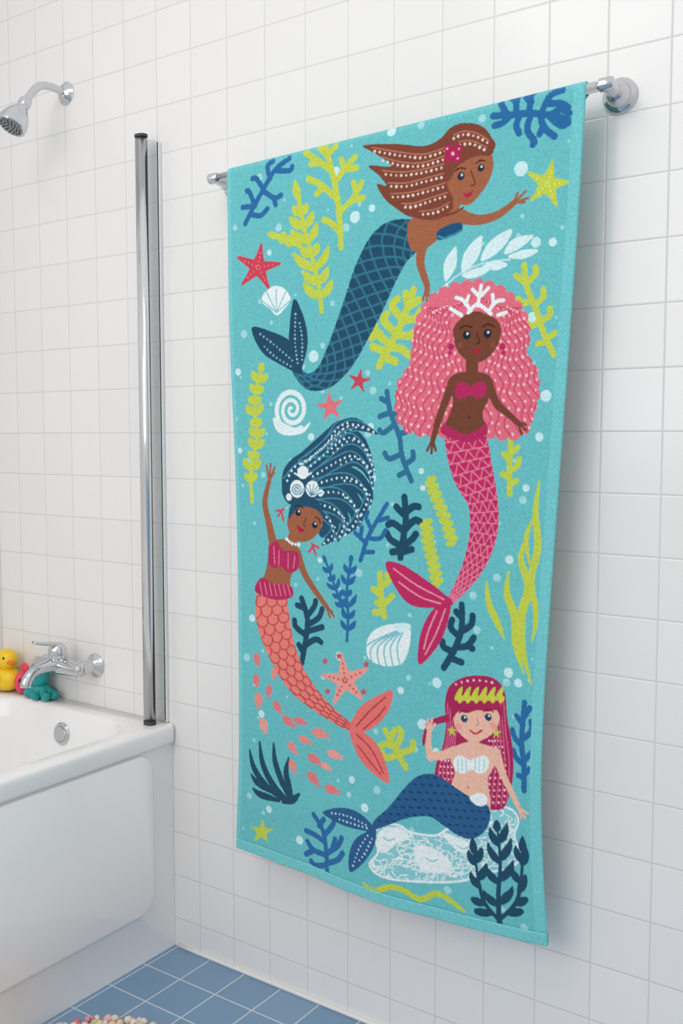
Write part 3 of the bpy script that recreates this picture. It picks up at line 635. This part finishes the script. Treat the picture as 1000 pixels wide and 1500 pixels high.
ca=me.color_attributes.new('print','FLOAT_COLOR','POINT'); rgba=np.ones((nr*TC,4),np.float32); rgba[:,:3]=acc.reshape(-1,3); ca.data.foreach_set('color',rgba.reshape(-1))
towel=bpy.data.objects.new('mermaid_beach_towel',me); sc.collection.objects.link(towel)
mt=bpy.data.materials.new('printed_terry'); mt.use_nodes=True; nt=mt.node_tree; b=nt.nodes['Principled BSDF']
at=nt.nodes.new('ShaderNodeAttribute'); at.attribute_name='print'; nt.links.new(at.outputs['Color'],b.inputs['Base Color'])
b.inputs['Roughness'].default_value=0.95; b.inputs['Sheen Weight'].default_value=0.2; b.inputs['Specular IOR Level'].default_value=0.1
add_bump(mt,600,0.45,0.0015); me.materials.append(mt)
# ================================================================ TOYS
def toyrough(c): return mat('toy_plastic_%d_%d_%d'%c,c,0.3)
yel=toyrough((248,206,30)); pnk=toyrough((236,64,100)); tel=toyrough((20,150,150)); org=toyrough((240,120,30)); blk=toyrough((20,20,20))
from mathutils import Euler
z0=RIM
dk=empty('rubber_duck'); dx,dy=-2.268,-0.040
ellipsoid('body',(dx,dy,z0+0.036),(0.052,0.034,0.036),yel,dk); ellipsoid('head',(dx+0.014,dy-0.004,z0+0.090),(0.030,0.028,0.029),yel,dk)
ellipsoid('tail',(dx-0.036,dy,z0+0.056),(0.018,0.014,0.014),yel,dk,Euler((0,D2(35),0))); ellipsoid('bill',(dx+0.042,dy-0.012,z0+0.086),(0.014,0.012,0.005),org,dk)
ellipsoid('wing_1',(dx-0.004,dy-0.032,z0+0.040),(0.026,0.007,0.018),yel,dk); ellipsoid('eye_1',(dx+0.028,dy-0.025,z0+0.097),(0.004,0.003,0.005),blk,dk)
pf=empty('toy_fish'); fx_,fy_=-2.197,-0.034
ellipsoid('body',(fx_,fy_,z0+0.033),(0.017,0.028,0.033),pnk,pf); ellipsoid('tail_fin',(fx_,fy_+0.004,z0+0.070),(0.016,0.006,0.015),pnk,pf); ellipsoid('eye_1',(fx_+0.010,fy_-0.020,z0+0.042),(0.005,0.005,0.005),blk,pf)
tt=empty('toy_octopus'); ox,oy=-2.122,-0.036
ellipsoid('head',(ox-0.006,oy,z0+0.062),(0.031,0.025,0.037),tel,tt)
for i in range(7):
    a=2*math.pi*i/7+.3; c,s=math.cos(a),math.sin(a)*.55
    tube('tentacle_%d'%(i+1),[(ox+.012*c,oy+.012*s,z0+.03),(ox+.030*c,oy+.030*s,z0+.017),(ox+.044*c,oy+.044*s,z0+.0125),(ox+.052*c,oy+.050*s,z0+.024)],[.013,.0125,.012,.008],tel,tt,14)
ellipsoid('eye_1',(ox+0.004,oy-0.023,z0+0.068),(0.006,0.004,0.007),blk,tt); ellipsoid('eye_2',(ox-0.018,oy-0.022,z0+0.068),(0.006,0.004,0.007),blk,tt)
# ================================================================ RUG
m_rug=bpy.data.materials.new('pompom_wool'); m_rug.use_nodes=True; nt=m_rug.node_tree; b=nt.nodes['Principled BSDF']; b.inputs['Roughness'].default_value=.95
at=nt.nodes.new('ShaderNodeAttribute'); at.attribute_name='wool'; nt.links.new(at.outputs['Color'],b.inputs['Base Color']); add_bump(m_rug,500,0.8,0.003)
bm=bmesh.new(); cl=bm.verts.layers.float_color.new('wool'); pal=[(238,190,198),(240,228,214),(236,160,170),(210,215,170),(243,215,170),(225,130,140),(240,236,230),(240,220,215)]
RC=(-1.405,-0.520); RR=0.25
def addv(g,c):
    for v in g['verts']: v[cl]=(*lin(c),1)
g=bmesh.ops.create_cone(bm,cap_ends=True,segments=64,radius1=RR-.01,radius2=RR-.014,depth=0.010,matrix=Matrix.Translation((RC[0],RC[1],0.005))); addv(g,(235,225,215))
ring=0; r=0.0
while r<RR-0.006:
    n=max(1,int(2*math.pi*r/0.015))
    for i in range(n):
        a=2*math.pi*i/n+random.uniform(-.05,.05)+ring; rr_=r+random.uniform(-.003,.003)
        g=bmesh.ops.create_icosphere(bm,subdivisions=2,radius=0.0085*random.uniform(.8,1.2),matrix=Matrix.Translation((RC[0]+rr_*math.cos(a),RC[1]+rr_*math.sin(a),0.014+random.uniform(-.002,.003))))
        c=random.choice(pal)
        for v in g['verts']: v.co+=Vector([random.uniform(-.0012,.0012) for _ in range(3)]); v[cl]=(*lin(c),1)
    ring+=1.3; r+=0.0135
me=bpy.data.meshes.new('pompom_rug'); bm.to_mesh(me); bm.free(); me.polygons.foreach_set('use_smooth',[True]*len(me.polygons)); me.materials.append(m_rug)
rug=bpy.data.objects.new('pompom_bath_rug',me); sc.collection.objects.link(rug)
# ================================================================ LIGHT + CAMERA
w=bpy.data.worlds.new('world'); sc.world=w; w.use_nodes=True; nt=w.node_tree; bg=nt.nodes['Background']
tc=nt.nodes.new('ShaderNodeTexCoord'); sx_=nt.nodes.new('ShaderNodeSeparateXYZ'); rp=nt.nodes.new('ShaderNodeValToRGB')
mr=nt.nodes.new('ShaderNodeMapRange'); mr.inputs['From Min'].default_value=-1
nt.links.new(tc.outputs['Generated'],sx_.inputs[0]); nt.links.new(sx_.outputs['Z'],mr.inputs['Value']); nt.links.new(mr.outputs['Result'],rp.inputs[0]); nt.links.new(rp.outputs[0],bg.inputs['Color'])
rp.color_ramp.elements[0].color=(0.66,0.66,0.66,1); rp.color_ramp.elements[0].position=0.3
rp.color_ramp.elements[1].color=(1,1,1,1); rp.color_ramp.elements[1].position=0.7
bg.inputs['Strength'].default_value=0.84
def area(name,loc,tgt,size,power,col=(1,1,1),sy_=None):
    l=bpy.data.lights.new(name,'AREA'); l.energy=power; l.size=size; l.color=col
    if sy_: l.shape='RECTANGLE'; l.size_y=sy_
    o=bpy.data.objects.new(name,l); o.location=loc; o.rotation_euler=(Vector(tgt)-Vector(loc)).to_track_quat('-Z','Y').to_euler(); sc.collection.objects.link(o)
area('window_light',(-1.3,-3.2,2.1),(-1.1,0,1.1),2.0,25,(1,0.985,0.965))
area('ceiling_lamp',(-1.1,-1.4,2.7),(-1.1,-0.9,0),0.9,7)
cam=bpy.data.cameras.new('camera'); co=bpy.data.objects.new('camera',cam); sc.collection.objects.link(co); sc.camera=co
cam.sensor_fit='VERTICAL'; cam.sensor_height=36; cam.lens=F0/1500*36; cam.clip_start=0.02
co.location=(0,-1.686,1.25); co.rotation_euler=(D2(90)-pit,0,yaw)
